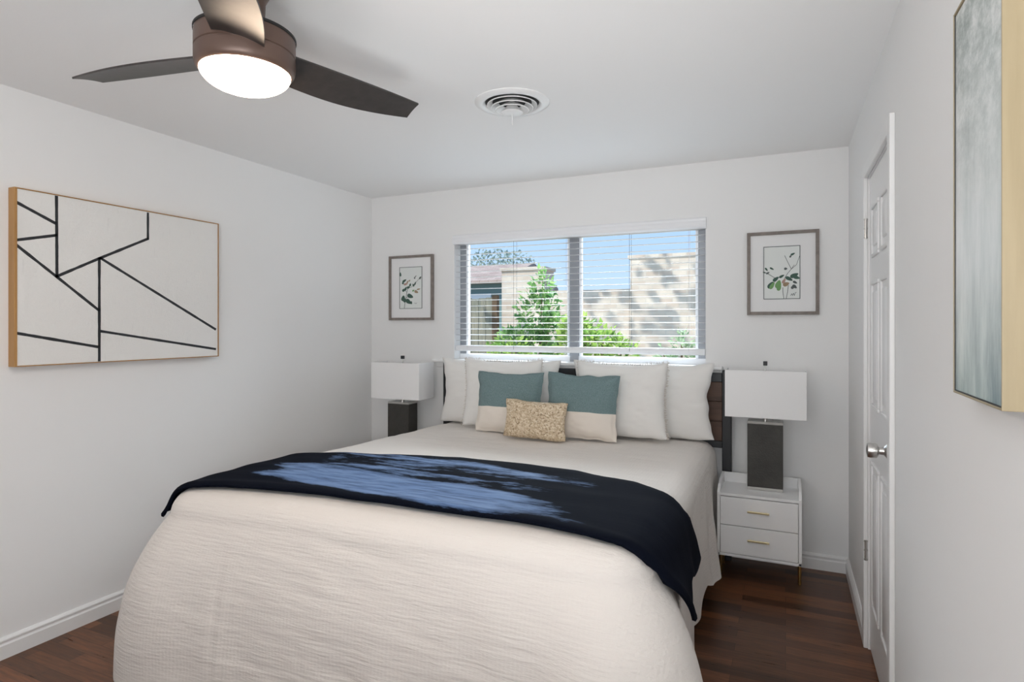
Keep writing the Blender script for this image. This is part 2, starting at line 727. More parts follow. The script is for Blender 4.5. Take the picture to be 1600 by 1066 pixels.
# ================================================================== SETTING
T = 0.14
WX0, WX1, WZ0, WZ1 = -2.262, -0.455, 1.165, 2.088      # window opening
DY0, DY1, DZ = 2.37, 3.03, 2.06                      # door opening in the right wall

struct(B().box((XL - T, YF - T, -0.08), (XR + T, YB + T, 0)), 'floor', M['floor'],
       'dark reddish brown wood laminate floor of narrow strips', 'floor')
struct(B().box((XL - T, YF - T, H), (XR + T, YB + T, H + 0.1)), 'ceiling', M['ceil'],
       'smooth white painted ceiling', 'ceiling')
struct(B().box((XL - T, YF, 0), (XL, YB, H)), 'wall_left', M['wall'],
       'plain light grey wall behind the large line painting', 'wall')
struct(B().box((XL - T, YF - T, 0), (XR + T, YF, H)), 'wall_front', M['wall'], 'light grey wall behind the camera', 'wall')
b = B()
b.box((XL - T, YB, 0), (WX0, YB + T, H))
b.box((WX1, YB, 0), (XR + T, YB + T, H))
b.box((WX0, YB, 0), (WX1, YB + T, WZ0))
b.box((WX0, YB, WZ1), (WX1, YB + T, H))
struct(b, 'wall_back', M['wall'], 'light grey wall with the window above the bed', 'wall')
b = B()
b.box((XR, YF, 0), (XR + T, DY0, H))
b.box((XR, DY1, 0), (XR + T, YB, H))
b.box((XR, DY0, DZ), (XR + T, DY1, H))
struct(b, 'wall_right', M['wall'], 'light grey wall with the white door', 'wall')


def baseboard(name, axis, fixed, sgn, a, c, label):
    pr = [(0, 0), (0.016, 0), (0.016, 0.058), (0.011, 0.064), (0.011, 0.070), (0.014, 0.074), (0.014, 0.080), (0.006, 0.09), (0, 0.09)]
    poly = [(fixed + sgn * u, v) for u, v in pr]
    bb = B().prism(poly, axis, a, c)
    return struct(bb, name, M['trim'], label, 'baseboard')


baseboard('baseboard_left', 'Y', XL, 1, YF, YB, 'white moulded baseboard along the left wall')
baseboard('baseboard_back', 'X', YB, -1, XL, XR, 'white moulded baseboard under the window wall')
baseboard('baseboard_right', 'Y', XR, -1, DY1 + 0.055, YB - 0.016, 'short white baseboard between door and corner')
baseboard('baseboard_front', 'Y', XR, -1, YF, DY0 - 0.06, 'white baseboard on the near part of the right wall')

# --- door in the right wall
b = B()
xd = XR + 0.006
b.box((xd + 0.001, DY0 + 0.005, 0.012), (xd + 0.036, DY1 - 0.005, DZ - 0.005))
# raised-panel mouldings: sunken groove frame + raised field, two columns by three rows
dy = DY1 - DY0
cols = [(DY0 + 0.09, DY0 + dy / 2 - 0.035), (DY0 + dy / 2 + 0.035, DY1 - 0.09)]
rows = [(0.22, 0.84), (1.07, 1.60), (1.70, 1.92)]
for y0, y1 in cols:
    for z0, z1 in rows:
        w, hgt = 0.016, 0.006
        for lo, hi in (((y0, z0), (y1, z0 + w)), ((y0, z1 - w), (y1, z1)), ((y0, z0 + w), (y0 + w, z1 - w)), ((y1 - w, z0 + w), (y1, z1 - w))):
            b.box((xd - hgt, lo[0], lo[1]), (xd + 0.004, hi[0], hi[1]), 0.0045)
        b.box((xd - 0.005, y0 + 0.045, z0 + 0.045), (xd + 0.004, y1 - 0.045, z1 - 0.045), 0.0045)
door = struct(b, 'door_1', M['door'], 'white six-panel door with a round metal knob', 'door', smooth=True, angle=25)
b = B()
kz, ky = 0.972, 2.459
b.lathe([(0.034, 0.0), (0.033, -0.006), (0.024, -0.012), (0.014, -0.02), (0.0125, -0.034), (0.02, -0.038), (0.0255, -0.042), (0.0265, -0.062), (0.024, -0.07), (0.01, -0.073)],
        32, (xd, ky, kz), 'X')
b.build('door_knob', M['chrome'], door, True, 40)
for hz in (1.84, 0.43):
    b = B()
    b.lathe([(0.007, -0.045), (0.007, 0.045)], 14, (XR - 0.008, DY1 + 0.004, hz))
    for k in (-1, 0, 1):
        b.lathe([(0.0085, -0.003), (0.0085, 0.003)], 14, (XR - 0.008, DY1 + 0.004, hz + k * 0.04))
    b.build('hinge', M['chrome'], door, True)
b = B()
cw, ct = 0.057, 0.017
for y0, y1 in ((DY0 - cw, DY0), (DY1, DY1 + cw)):
    b.box((XR - ct, y0, 0), (XR, y1, DZ + cw), 0.004)
b.box((XR - ct, DY0, DZ), (XR, DY1, DZ + cw), 0.004)
for lo, hi in (((DY0, 0), (DY0 + 0.004, DZ)), ((DY1 - 0.004, 0), (DY1, DZ)), ((DY0, DZ - 0.004), (DY1, DZ))):
    b.box((XR, lo[0], lo[1]), (XR + 0.12, hi[0], hi[1]))
struct(b, 'trim_1', M['trim'], 'white casing around the six-panel door', 'trim')
struct(B().box((XR + 0.05, DY0, 0), (XR + T, DY1, DZ)), 'trim_2', M['gap'], 'dark block filling the shaded gap behind the door', 'trim')  # solid block, dark colour stands in for shade behind the door leaf

# --- window: aluminium slider with white sill
FY0, FY1 = YB + 0.088, YB + 0.13
b = B()
fw = 0.055
b.box((WX0, FY0, WZ0), (WX0 + fw, FY1, WZ1), 0.003)
b.box((WX1 - fw, FY0, WZ0), (WX1, FY1, WZ1), 0.003)
b.box((WX0, FY0, WZ1 - 0.045), (WX1, FY1, WZ1), 0.003)
xm = -1.345
b.box((xm - 0.033, FY0 - 0.006, WZ0), (xm + 0.033, FY1, WZ1), 0.003)
win = struct(b, 'window_1', M['alu'], 'wide sliding window in grey metal frame above the bed', 'window')
b = B()
b.box((WX0, FY0 - 0.004, WZ0), (WX1, FY1, WZ0 + 0.04), 0.003)
b.build('bottom_track', M['vinyl'], win)
b = B()
b.box((WX0 + fw, FY0 + 0.018, WZ0 + 0.035), (xm - 0.03, FY0 + 0.022, WZ1 - 0.04))
b.build('pane', M['glass'], win)
b = B()
b.box((xm + 0.03, FY0 + 0.010, WZ0 + 0.035), (WX1 - fw, FY0 + 0.014, WZ1 - 0.04))
b.build('pane', M['glass'], win)
for xs in (xm - 0.044, xm + 0.044, WX0 + fw + 0.008, WX1 - fw - 0.008):
    b = B()
    b.box((xs - 0.009, FY0 - 0.002, WZ0 + 0.04), (xs + 0.009, FY0 + 0.03, WZ1 - 0.045), 0.002)
    b.build('sash_stile', M['vinyl'], win)
b = B()
b.box((WX0 - 0.17, YB - 0.048, 1.142), (WX1 + 0.105, YB, 1.165), 0.006)
b.box((WX0, YB - 0.001, 1.142), (WX1, FY0, 1.1655))
b.box((WX0 - 0.15, YB - 0.018, 1.105), (WX1 + 0.085, YB, 1.142), 0.004)
struct(b, 'trim_3', M['trim'], 'white window sill ledge above the headboard', 'windowsill')
# made-up window panel behind the camera, added as housing for the rear fill
b = B()
for lo, hi in (((-2.05, 0.35), (-1.99, 2.35)), ((0.24, 0.35), (0.30, 2.35)), ((-2.05, 2.29), (0.30, 2.35)), ((-2.05, 0.35), (0.30, 0.41))):
    b.box((lo[0], YF, lo[1]), (hi[0], YF + 0.02, hi[1]))
b.box((-2.0, YF, 0.39), (0.25, YF + 0.006, 2.31))
struct(b, 'fill_window', M['vinyl'], 'added unseen window panel behind the rear fill light', 'window')

# --- window blind (valance, slats, rail, cords)
blind = thing('window_blind', 'white horizontal slat blind hanging open in the window above the bed', 'blind', ((WX0 + WX1) / 2, YB, 2.1))
bw = (WX1 - WX0) / 2
b = B()
pr = [(-0.012, -0.022), (0.0, -0.03), (0.012, -0.03), (0.012, 0.03), (-0.008, 0.03), (-0.014, 0.022), (-0.012, 0.012), (-0.016, 0.0), (-0.016, -0.012)]
pr2 = [(u, v * 1.15 + 0.014) for u, v in pr]
b.prism([(u - 0.014, v - 0.055) for u, v in pr2], 'X', -bw - 0.002, bw + 0.006)
b.build('valance', M['vinyl'], blind)
b = B()
b.box((-bw + 0.004, 0.012, -0.075), (bw - 0.004, 0.066, -0.02), 0.003)
b.build('headrail', M['slat'], blind)
BYC = 0.038
nsl = 17
for k in range(nsl):
    zz = -0.108 - k * 0.0428
    b = B()
    tilt = radians(2.0)
    prof = []
    for s in range(9):
        u = -0.025 + 0.05 * s / 8
        prof.append((u, 0.0014 * (1 - (u / 0.025) ** 2)))
    top = [(BYC + u * cos(tilt), zz + v + u * sin(tilt)) for u, v in prof]
    bot = [(y, z - 0.0022) for y, z in reversed(top)]
    b.prism(top + bot, 'X', -bw + 0.006, bw - 0.006)
    b.build('slat', M['slat'], blind, True, 40)
b = B()
b.box((-bw + 0.004, BYC - 0.026, -0.872), (bw - 0.004, BYC + 0.026, -0.830), 0.005)
b.build('bottom_rail', M['vinyl'], blind, True)
for xs in (-0.80, -0.42, -0.02, 0.42, 0.80):
    b = B()
    for yy in (BYC - 0.027, BYC + 0.027):
        b.tube([(xs, yy, -0.06), (xs, yy, -0.855)], 0.0011, 5)
    b.build('ladder_cord', M['inkgrey'] if abs(xs) == 0.42 else M['slat'], blind)

# ================================================================== CEILING
vent = thing('ceiling_vent', 'round white ceiling air vent with concentric rings', 'vent', (-1.142, 2.50, H))
b = B()
b.lathe([(0.172, 0.0), (0.172, -0.003), (0.162, -0.010), (0.138, -0.014), (0.128, -0.009), (0.124, 0.0)], 64, cap=False)
b.build('outer_flange', M['trim'], vent, True, 50)
b = B()
b.lathe([(0.124, -0.0005), (0.0, -0.0006)], 48, cap=False)
b.build('duct_opening', M['gap'], vent)
for r, zl in ((0.113, -0.015), (0.095, -0.027), (0.075, -0.037)):
    b = B()
    b.lathe([(r, zl), (r - 0.034, zl + 0.022)], 64, cap=False)
    b.lathe([(r - 0.001, zl + 0.0025), (r - 0.034, zl + 0.0245)], 64, cap=False)
    b.lathe([(r + 0.0026 * cos(a), zl + 0.0012 + 0.0026 * sin(a)) for a in [2 * pi * q / 10 for q in range(11)]], 64, cap=False)
    b.build('diffuser_ring', M['trim'], vent, True, 50)
b = B()
b.lathe([(0.0, -0.054), (0.030, -0.053), (0.046, -0.050), (0.050, -0.047), (0.046, -0.044), (0.020, -0.012), (0.018, -0.001)], 48, cap=False)
b.build('center_cone', M['trim'], vent, True, 50)
b = B()
b.tube([(0, 0.0, -0.052), (0, 0.0, -0.104)], 0.0017, 6)
b.build('damper_lever', M['trim'], vent)

# fan
FX, FYc = -1.461, 1.291
fan = thing('ceiling_fan', 'dark bronze three-blade ceiling fan with a lit white bowl light', 'ceiling fan', (FX, FYc, H))
b = B()
b.lathe([(0.07, 0.0), (0.07, -0.03), (0.055, -0.06), (0.05, -0.167), (0.0, -0.167)], 40)
b.build('canopy', M['hub'], fan, True)
b = B()
b.lathe([(0.05, -0.162), (0.130, -0.164), (0.1385, -0.169), (0.140, -0.176), (0.140, -0.219), (0.137, -0.221), (0.137, -0.224), (0.140, -0.226),
         (0.140, -0.254), (0.138, -0.265), (0.133, -0.273), (0.127, -0.2765), (0.0, -0.2765)], 72)
b.build('motor_housing', M['hub'], fan, True, 30)
b = B()
b.lathe([(0.1395, -0.161), (0.142, -0.163), (0.142, -0.169), (0.1395, -0.171)], 72, cap=False)
b.build('top_rim', M['blackdark'], fan, True)
b = B()
prof = [(0.1265, -0.273)]
for k in range(1, 13):
    a = pi / 2 * k / 12
    prof.append((max(0.1265 * cos(a), 0.0005), -0.273 - 0.059 * sin(a)))
b.lathe(prof, 64, cap=False)
b.build('light_bowl', M['globe'], fan, True, None)
for ang in (188.5, 309, 71):
    b = B()
    rows_ = []
    n1, n2 = 26, 8
    ph = radians(13.5)

    def blade_pt(s, t):
        # s along, t across: 0 = trailing (cw) edge, 1 = leading (ccw) edge
        L = (0.606 + 0.016 * t) - 0.012 * (1 - t) * 0
        r = 0.120 + (L - 0.120) * s
        lead = 0.066 + 0.028 * sin(pi * min(1, s * 0.95 + 0.05)) - 0.018 * s ** 3
        trail = -0.070 + 0.012 * s + 0.012 * s ** 3
        y = trail + (lead - trail) * t
        return r, y

    for side in (0, 1):
        vs = []
        for i in range(n1 + 1):
            row = []
            for j in range(n2 + 1):
                r, y = blade_pt(i / n1, j / n2)
                cam_ = 0.003 * (1 - (2 * j / n2 - 1) ** 2)
                z0 = cam_ + (0.003 if side else -0.003)
                yy = y * cos(ph) + z0 * sin(ph)
                zz = -y * sin(ph) + z0 * cos(ph)
                row.append(b.bm.verts.new((r, yy, zz)))
            vs.append(row)
        for i in range(n1):
            for j in range(n2):
                b._face([vs[i][j], vs[i + 1][j], vs[i + 1][j + 1], vs[i][j + 1]])
        rows_.append(vs)
    A_, B_ = rows_
    edge = [(i, 0) for i in range(n1)] + [(n1, j) for j in range(n2)] + [(i, n2) for i in range(n1, 0, -1)] + [(0, j) for j in range(n2, 0, -1)]
    for k in range(len(edge)):
        p, q = edge[k], edge[(k + 1) % len(edge)]
        b._face([A_[p[0]][p[1]], A_[q[0]][q[1]], B_[q[0]][q[1]], B_[p[0]][p[1]]])
    o = b.build('blade', M['blade'], fan, True, 40)
    o.location = (0, 0, -0.225)
    o.rotation_euler = (0, 0, radians(ang))
# the fan's own lamp
N(M['globe']).b.inputs['Emission Strength'].default_value = 1.0
gl_area = pi * (0.1265 ** 2 + 0.056 ** 2)
M['globe'].node_tree.nodes['Principled BSDF'].inputs['Emission Color'].default_value = (*FAN_COL, 1)
M['globe'].node_tree.nodes['Principled BSDF'].inputs['Emission Strength'].default_value = FAN_POWER / (pi * gl_area)

# ================================================================== WALL ART
# large line painting on the left wall
LY0, LY1, LZ0, LZ1 = 1.434, 2.445, 1.238, 2.006
art = thing('wall_painting', 'large white textured canvas with bold black angular lines in an oak frame', 'painting', (XL, (LY0 + LY1) / 2, LZ0))
hy = (LY1 - LY0) / 2
hz_ = LZ1 - LZ0
b = B()
for lo, hi in (((-hy, 0), (-hy + 0.012, hz_)), ((hy - 0.003, 0), (hy, hz_)), ((-hy + 0.012, 0), (hy - 0.003, 0.004)), ((-hy + 0.012, hz_ - 0.004), (hy - 0.003, hz_))):
    b.box((0.0, lo[0], lo[1]), (0.045, hi[0], hi[1]), 0.0015)
b.build('frame', M['oak'], art)
b = B()
b.box((0.002, -hy + 0.012, 0.004), (0.040, hy - 0.003, hz_ - 0.004), 0.002)
cv = b.build('canvas', M['canvas_white'], art)
LN = [[(1.436, 1.941), (1.595, 1.875)], [(1.599, 1.996), (1.601, 1.636)], [(1.436, 1.781), (1.599, 1.822)],
      [(1.436, 1.757), (1.599, 1.636), (1.781, 1.489)], [(1.599, 1.636), (1.79, 1.740), (2.024, 1.863), (2.024, 1.994)],
      [(1.784, 1.738), (1.784, 1.248)], [(1.793, 1.737), (2.425, 1.395)], [(1.793, 1.388), (2.425, 1.281)], [(1.439, 1.382), (1.78, 1.313)]]
yc = (LY0 + LY1) / 2
for ln in LN:
    for p, q in zip(ln, ln[1:]):
        b = B()
        P0, P1 = Vector((p[0] - yc, p[1] - LZ0)), Vector((q[0] - yc, q[1] - LZ0))
        P0.x = max(-hy + 0.013, P0.x)
        P1.x = min(hy - 0.007, P1.x)
        d = (P1 - P0).normalized()
        nn = Vector((-d.y, d.x))
        ns = 24
        va, vb = [], []
        for i in range(ns + 1):
            c = P0.lerp(P1, i / ns) + d * (0.004 if i == ns else -0.004 if i == 0 else 0)
            w = 0.0062 + 0.0012 * noise.noise(Vector((c.x * 30, c.y * 30, p[0] * 7)))
            va.append((0.0408, c.x + nn.x * w, c.y + nn.y * w))
            vb.append((0.0408, c.x - nn.x * w, c.y - nn.y * w))
        A1 = [b.bm.verts.new(v) for v in va]
        B1 = [b.bm.verts.new(v) for v in vb]
        A0 = [b.bm.verts.new((0.0398, v[1], v[2])) for v in va]
        B0 = [b.bm.verts.new((0.0398, v[1], v[2])) for v in vb]
        for i in range(ns):
            b._face([A1[i], A1[i + 1], B1[i + 1], B1[i]])
            b._face([A0[i], A0[i + 1], A1[i + 1], A1[i]])
            b._face([B0[i], B0[i + 1], B1[i + 1], B1[i]])
        b.build('painted_line', M['line'], cv)

# abstract canvas on the right wall
art2 = thing('abstract_canvas', 'tall grey-green abstract canvas in a pale gold frame on the right wall', 'painting', (XR, 1.252, 1.285))
AH, AW, AD = 0.722, 0.142, 0.036
b = B()
for lo, hi in (((-AW, 0), (-AW + 0.004, AH)), ((AW - 0.004, 0), (AW, AH)), ((-AW + 0.004, 0), (AW - 0.004, 0.004)), ((-AW + 0.004, AH - 0.004), (AW - 0.004, AH))):
    b.box((-AD, lo[0], lo[1]), (0, hi[0], hi[1]), 0.001)
b.build('frame', M['gold_frame'], art2)
b = B()
b.box((-AD + 0.003, -AW + 0.006, 0.006), (-0.002, AW - 0.006, AH - 0.006))
b.build('canvas', M['abstract'], art2)
b = B()
for lo, hi in (((AW - 0.006, 0.004), (AW - 0.004, AH - 0.004)), ((-AW + 0.004, 0.004), (AW - 0.004, 0.006))):
    b.box((-AD + 0.001, lo[0], lo[1]), (-0.004, hi[0], hi[1]))
b.build('shadow_gap', M['gap'], art2)


def leaf2d(b, cx, cz, L, W, ang, mi, y):
    pts = []
    for k in range(14):
        t = 2 * pi * k / 14
        u = cos(t) * L / 2
        v = sin(t) * W / 2 * (1 - 0.35 * cos(t))
        pts.append((cx + u * cos(ang) - v * sin(ang), y, cz + u * sin(ang) + v * cos(ang)))
    b.poly(pts, mi)


def stroke(b, pts, w, mi, y):
    for (x0, z0), (x1, z1) in zip(pts, pts[1:]):
        d = Vector((x1 - x0, z1 - z0))
        if d.length < 1e-6:
            continue
        d.normalize()
        nx, nz = -d.y * w / 2, d.x * w / 2
        b.poly([(x0 + nx, y, z0 + nz), (x1 + nx, y, z1 + nz), (x1 - nx, y, z1 - nz), (x0 - nx, y, z0 - nz)], mi)


def framed_print(x0, x1, z0, z1, label, pbox, leaves, strokes):
    W, Hh = x1 - x0, z1 - z0
    t = thing('framed_print', label, 'picture', ((x0 + x1) / 2, YB, z0), group='framed botanical prints beside the window')
    hw_, fwid, dep = W / 2, 0.019, 0.026
    b = B()
    for lo, hi in (((-hw_, 0), (-hw_ + fwid, Hh)), ((hw_ - fwid, 0), (hw_, Hh)), ((-hw_ + fwid, 0), (hw_ - fwid, fwid)), ((-hw_ + fwid, Hh - fwid), (hw_ - fwid, Hh))):
        b.box((lo[0], -dep, lo[1]), (hi[0], 0, hi[1]), 0.0015)
    b.build('frame', M['greywood'], t)
    b = B()
    b.box((-hw_ + fwid, -0.014, fwid), (hw_ - fwid, -0.002, Hh - fwid))
    b.build('mat_board', M['mat_board'], t)
    u0, u1, v0, v1 = pbox
    px0, px1 = -hw_ + u0 * W, -hw_ + u1 * W
    pz1, pz0 = Hh - v0 * Hh, Hh - v1 * Hh
    pw, phh = px1 - px0, pz1 - pz0
    b = B()
    b.box((px0, -0.0165, pz0), (px1, -0.0135, pz1))
    pp = b.build('print', M['print_paper'], t)
    b = B()
    bw_ = 0.0035
    for lo, hi in (((px0, pz0), (px0 + bw_, pz1)), ((px1 - bw_, pz0), (px1, pz1)), ((px0 + bw_, pz0), (px1 - bw_, pz0 + bw_)), ((px0 + bw_, pz1 - bw_), (px1 - bw_, pz1))):
        b.box((lo[0], -0.0185, lo[1]), (hi[0], -0.0155, hi[1]))
    b.build('print_border', M['inkgrey'], pp)
    mi = {'d': 0, 'b': 1, 'g': 2, 'n': 3, 'r': 4}
    b = B()
    yb = -0.0168
    for u, v, L, Wd, ang, c in leaves:
        leaf2d(b, px0 + u * pw, pz1 - v * phh, L * pw, Wd * pw, radians(ang), mi[c], yb)
        yb -= 0.00006
    for pts, w, c in strokes:
        stroke(b, [(px0 + u * pw, pz1 - v * phh) for u, v in pts], w * pw, mi[c], yb)
        yb -= 0.00003
    b.build('painted_plant', [M['leafdark'], M['leafbright'], M['inkgrey'], M['inkbrown'], M['inkrose']], pp, recalc=False)
    return t


framed_print(-2.843, -2.438, 1.460, 1.962, 'grey framed leafy sprig print on the wall above the left lamp', (0.24, 0.755, 0.178, 0.822),
             [(0.17, 0.75, 0.22, 0.17, 80, 'd'), (0.24, 0.80, 0.16, 0.12, 60, 'd'), (0.48, 0.70, 0.28, 0.15, -20, 'd'), (0.40, 0.83, 0.26, 0.16, -35, 'd'), (0.52, 0.86, 0.12, 0.10, -60, 'd'),
              (0.20, 0.55, 0.17, 0.10, 30, 'd'), (0.28, 0.52, 0.16, 0.09, 60, 'd'), (0.40, 0.49, 0.14, 0.09, 20, 'd'), (0.48, 0.43, 0.12, 0.08, 70, 'd'),
              (0.62, 0.44, 0.12, 0.07, 120, 'd'), (0.70, 0.40, 0.15, 0.06, 60, 'd'), (0.68, 0.27, 0.07, 0.06, 20, 'g'), (0.72, 0.23, 0.10, 0.03, 30, 'g'),
              (0.92, 0.27, 0.12, 0.07, 50, 'g'), (0.22, 0.33, 0.20, 0.09, 30, 'd'), (0.16, 0.38, 0.10, 0.08, 70, 'd'), (0.28, 0.41, 0.18, 0.08, 10, 'r'), (0.36, 0.36, 0.12, 0.06, 60, 'n'),
              (0.05, 0.17, 0.16, 0.07, 95, 'd'), (0.75, 0.60, 0.18, 0.10, -20, 'n'), (0.85, 0.54, 0.16, 0.05, 10, 'n'), (0.62, 0.57, 0.10, 0.06, 30, 'b'), (0.45, 0.33, 0.09, 0.05, 40, 'n')],
             [([(0.22, 1.0), (0.24, 0.9), (0.29, 0.76), (0.33, 0.62), (0.38, 0.5), (0.52, 0.42)], 0.022, 'd'), ([(0.30, 0.74), (0.45, 0.70)], 0.016, 'd'),
              ([(0.36, 0.52), (0.55, 0.48), (0.72, 0.38), (0.9, 0.28)], 0.012, 'g'), ([(0.33, 0.6), (0.2, 0.55)], 0.012, 'd'), ([(0.66, 0.88), (0.70, 0.86), (0.73, 0.89), (0.78, 0.86)], 0.01, 'g')])
framed_print(-0.212, 0.178, 1.480, 1.976, 'grey framed green leaf print on the wall above the right lamp', (0.235, 0.745, 0.178, 0.812),
             [(0.20, 0.73, 0.24, 0.13, 55, 'd'), (0.24, 0.74, 0.24, 0.10, 60, 'b'), (0.41, 0.72, 0.26, 0.16, 75, 'b'), (0.43, 0.78, 0.20, 0.11, 70, 'b'), (0.34, 0.62, 0.20, 0.10, 40, 'd'),
              (0.62, 0.72, 0.18, 0.12, 20, 'n'), (0.56, 0.66, 0.16, 0.08, 60, 'r'), (0.70, 0.62, 0.22, 0.10, -30, 'd'), (0.84, 0.56, 0.24, 0.12, 25, 'd'), (0.90, 0.60, 0.18, 0.10, -20, 'd'),
              (0.85, 0.77, 0.15, 0.09, -40, 'g'), (0.86, 0.69, 0.13, 0.07, -30, 'g'), (0.80, 0.78, 0.12, 0.08, 50, 'g'), (0.80, 0.16, 0.13, 0.06, 25, 'd'), (0.74, 0.20, 0.09, 0.05, 60, 'g'),
              (0.23, 0.42, 0.13, 0.05, -30, 'd'), (0.08, 0.43, 0.12, 0.05, -55, 'd'), (0.12, 0.50, 0.11, 0.05, 30, 'g'), (0.03, 0.49, 0.10, 0.04, -20, 'd'), (0.61, 0.43, 0.09, 0.07, 0, 'g'), (0.50, 0.57, 0.16, 0.07, 30, 'd')],
             [([(0.56, 1.0), (0.53, 0.86), (0.53, 0.78)], 0.014, 'g'), ([(0.62, 1.0), (0.66, 0.86), (0.68, 0.74)], 0.014, 'g'),
              ([(0.57, 0.62), (0.66, 0.52), (0.76, 0.44), (0.66, 0.30), (0.58, 0.18)], 0.014, 'g'), ([(0.76, 0.44), (0.9, 0.36), (0.98, 0.2)], 0.012, 'g'), ([(0.76, 0.44), (0.84, 0.36)], 0.010, 'g'),
              ([(0.0, 0.47), (0.16, 0.53), (0.32, 0.6)], 0.014, 'g'), ([(0.32, 0.6), (0.5, 0.58)], 0.012, 'd'),
              ([(0.74, 0.94), (0.77, 0.90), (0.79, 0.94), (0.82, 0.89), (0.84, 0.94), (0.87, 0.88), (0.90, 0.88)], 0.012, 'g')])

# ================================================================== BED
HXC = -1.30
bed = thing('bed_frame', 'black metal bed frame with a dark brown plank headboard under the window', 'bed', (HXC, 3.845, 0))
for s in (-1, 1):
    b = B()
    b.box((s * 0.9775 - 0.0265, -0.03, 0), (s * 0.9775 + 0.0265, 0.02, 1.146), 0.004)
    b.build('headboard_post', M['black_metal'], bed)
for z0, z1 in ((1.075, 1.128), (0.675, 0.715)):
    b = B()
    b.box((-0.951, -0.026, z0), (0.951, 0.014, z1), 0.003)
    b.build('headboard_rail', M['black_metal'], bed)
for k in range(3):
    b = B()
    z0 = 0.715 + k * 0.12
    b.box((-0.951, -0.018, z0 + 0.001), (0.951, 0.006, z0 + 0.119), 0.003)
    b.build('headboard_plank', M['rustic'], bed)
for s in (-1, 1):
    b = B()
    b.box((s * 0.84 - 0.02, -1.98, 0.19), (s * 0.84 + 0.02, -0.02, 0.27), 0.003)
    b.build('side_rail', M['black_metal'], bed)
b = B()
b.box((-0.86, -2.0, 0.19), (0.86, -1.96, 0.27), 0.003)
b.build('foot_rail', M['black_metal'], bed)
for x_, y_ in ((-0.84, -1.93), (0.84, -1.93), (-0.84, -1.0), (0.84, -1.0), (0, -1.0), (0, -1.93)):
    b = B()
    b.box((x_ - 0.02, y_ - 0.02, 0), (x_ + 0.02, y_ + 0.02, 0.2), 0.002)
    b.build('leg', M['black_metal'], bed)
b = B()
for k in range(12):
    y_ = -0.12 - k * 0.16
    b.box((-0.86, y_ - 0.04, 0.27), (0.86, y_ + 0.04, 0.285))
b.build('slat_base', M['black_metal'], bed)

b = B()
b.box((-0.89, -0.98, 0.0), (0.89, 0.98, 0.40), 0.06, seg=5)
mt = b.build('mattress', M['sheet'], None, True, 60, loc=(HXC - 0.005, 2.815, 0.287))
tag(mt, 'thick white sheeted mattress showing at the head corner beside the right nightstand', 'mattress')

# ---- quilt surface
YH = 3.775
QR = 0.095


def xc_of(y):
    return interp([(1.6, -1.36), (2.4, -1.355), (3.8, -1.322)], y)


def hw_of(y):
    return interp([(1.6, 1.01), (2.3, 0.995), (3.0, 0.962), (3.8, 0.937)], y)


def yfoot(x):
    return 1.655 + 0.05 * (x + 1.33)


def ztop(x, y):
    z = interp([(1.6, 0.748), (2.2, 0.752), (2.8, 0.742), (3.3, 0.738), (3.8, 0.730)], y)
    u = (x - xc_of(y)) / 0.95
    z -= 0.014 * u ** 4
    z += 0.012 * math.exp(-(((x + 1.75) / 0.28) ** 2 + ((y - 3.35) / 0.12) ** 2))
    z += 0.008 * math.exp(-(((x + 0.95) / 0.35) ** 2 + ((y - 3.25) / 0.12) ** 2))
    z += 0.006 * noise.noise(Vector((x * 2.2, y * 3.5, 3.1))) + 0.003 * noise.noise(Vector((x * 6, y * 14, 9)))
    return z


# outline of the bed top, from right head corner round the foot to the left head corner
RC = 0.17


def outline(n):
    pts = []
    # parametric in unit frame: right side down, corner, foot, corner, left side up
    yr, yl = YH, YH
    L1 = YH - 1.66 - RC
    Lc = pi / 2 * RC
    L2 = 2 * 1.0 - 2 * RC
    tot = 2 * L1 + 2 * Lc + L2
    for i in range(n + 1):
        s = tot * i / n
        if s <= L1:
            y = YH - s
            x, nx, ny = 1.0, 1.0, 0.0
        elif s <= L1 + Lc:
            a = (s - L1) / RC
            x, y = 1.0 - RC + RC * cos(a), 1.66 + RC - RC * sin(a)
            nx, ny = cos(a), -sin(a)
        elif s <= L1 + Lc + L2:
            x, y = 1.0 - RC - (s - L1 - Lc), 1.66
            nx, ny = 0.0, -1.0
        elif s <= L1 + 2 * Lc + L2:
            a = (s - L1 - Lc - L2) / RC
            x, y = -1.0 + RC - RC * sin(a), 1.66 + RC - RC * cos(a)
            nx, ny = -sin(a), -cos(a)
        else:
            y = 1.66 + RC + (s - L1 - 2 * Lc - L2)
            x, nx, ny = -1.0, -1.0, 0.0
        pts.append((x, y, nx, ny, s / tot))
    return pts, L1 / tot, (L1 + Lc) / tot, (L1 + Lc + L2) / tot, (L1 + 2 * Lc + L2) / tot


NS = 420
OUT, S1, S2, S3, S4 = outline(NS)
SA, SB = (S1 + S2) / 2, (S3 + S4) / 2          # corner mid parameters


def to_world(x, y):
    """unit frame (half width 1) -> world, following the quilt's taper and slightly askew foot"""
    wy = y + 0.05 * x * sstep(2.6, 1.66, y)
    return xc_of(y) + x * hw_of(y), wy


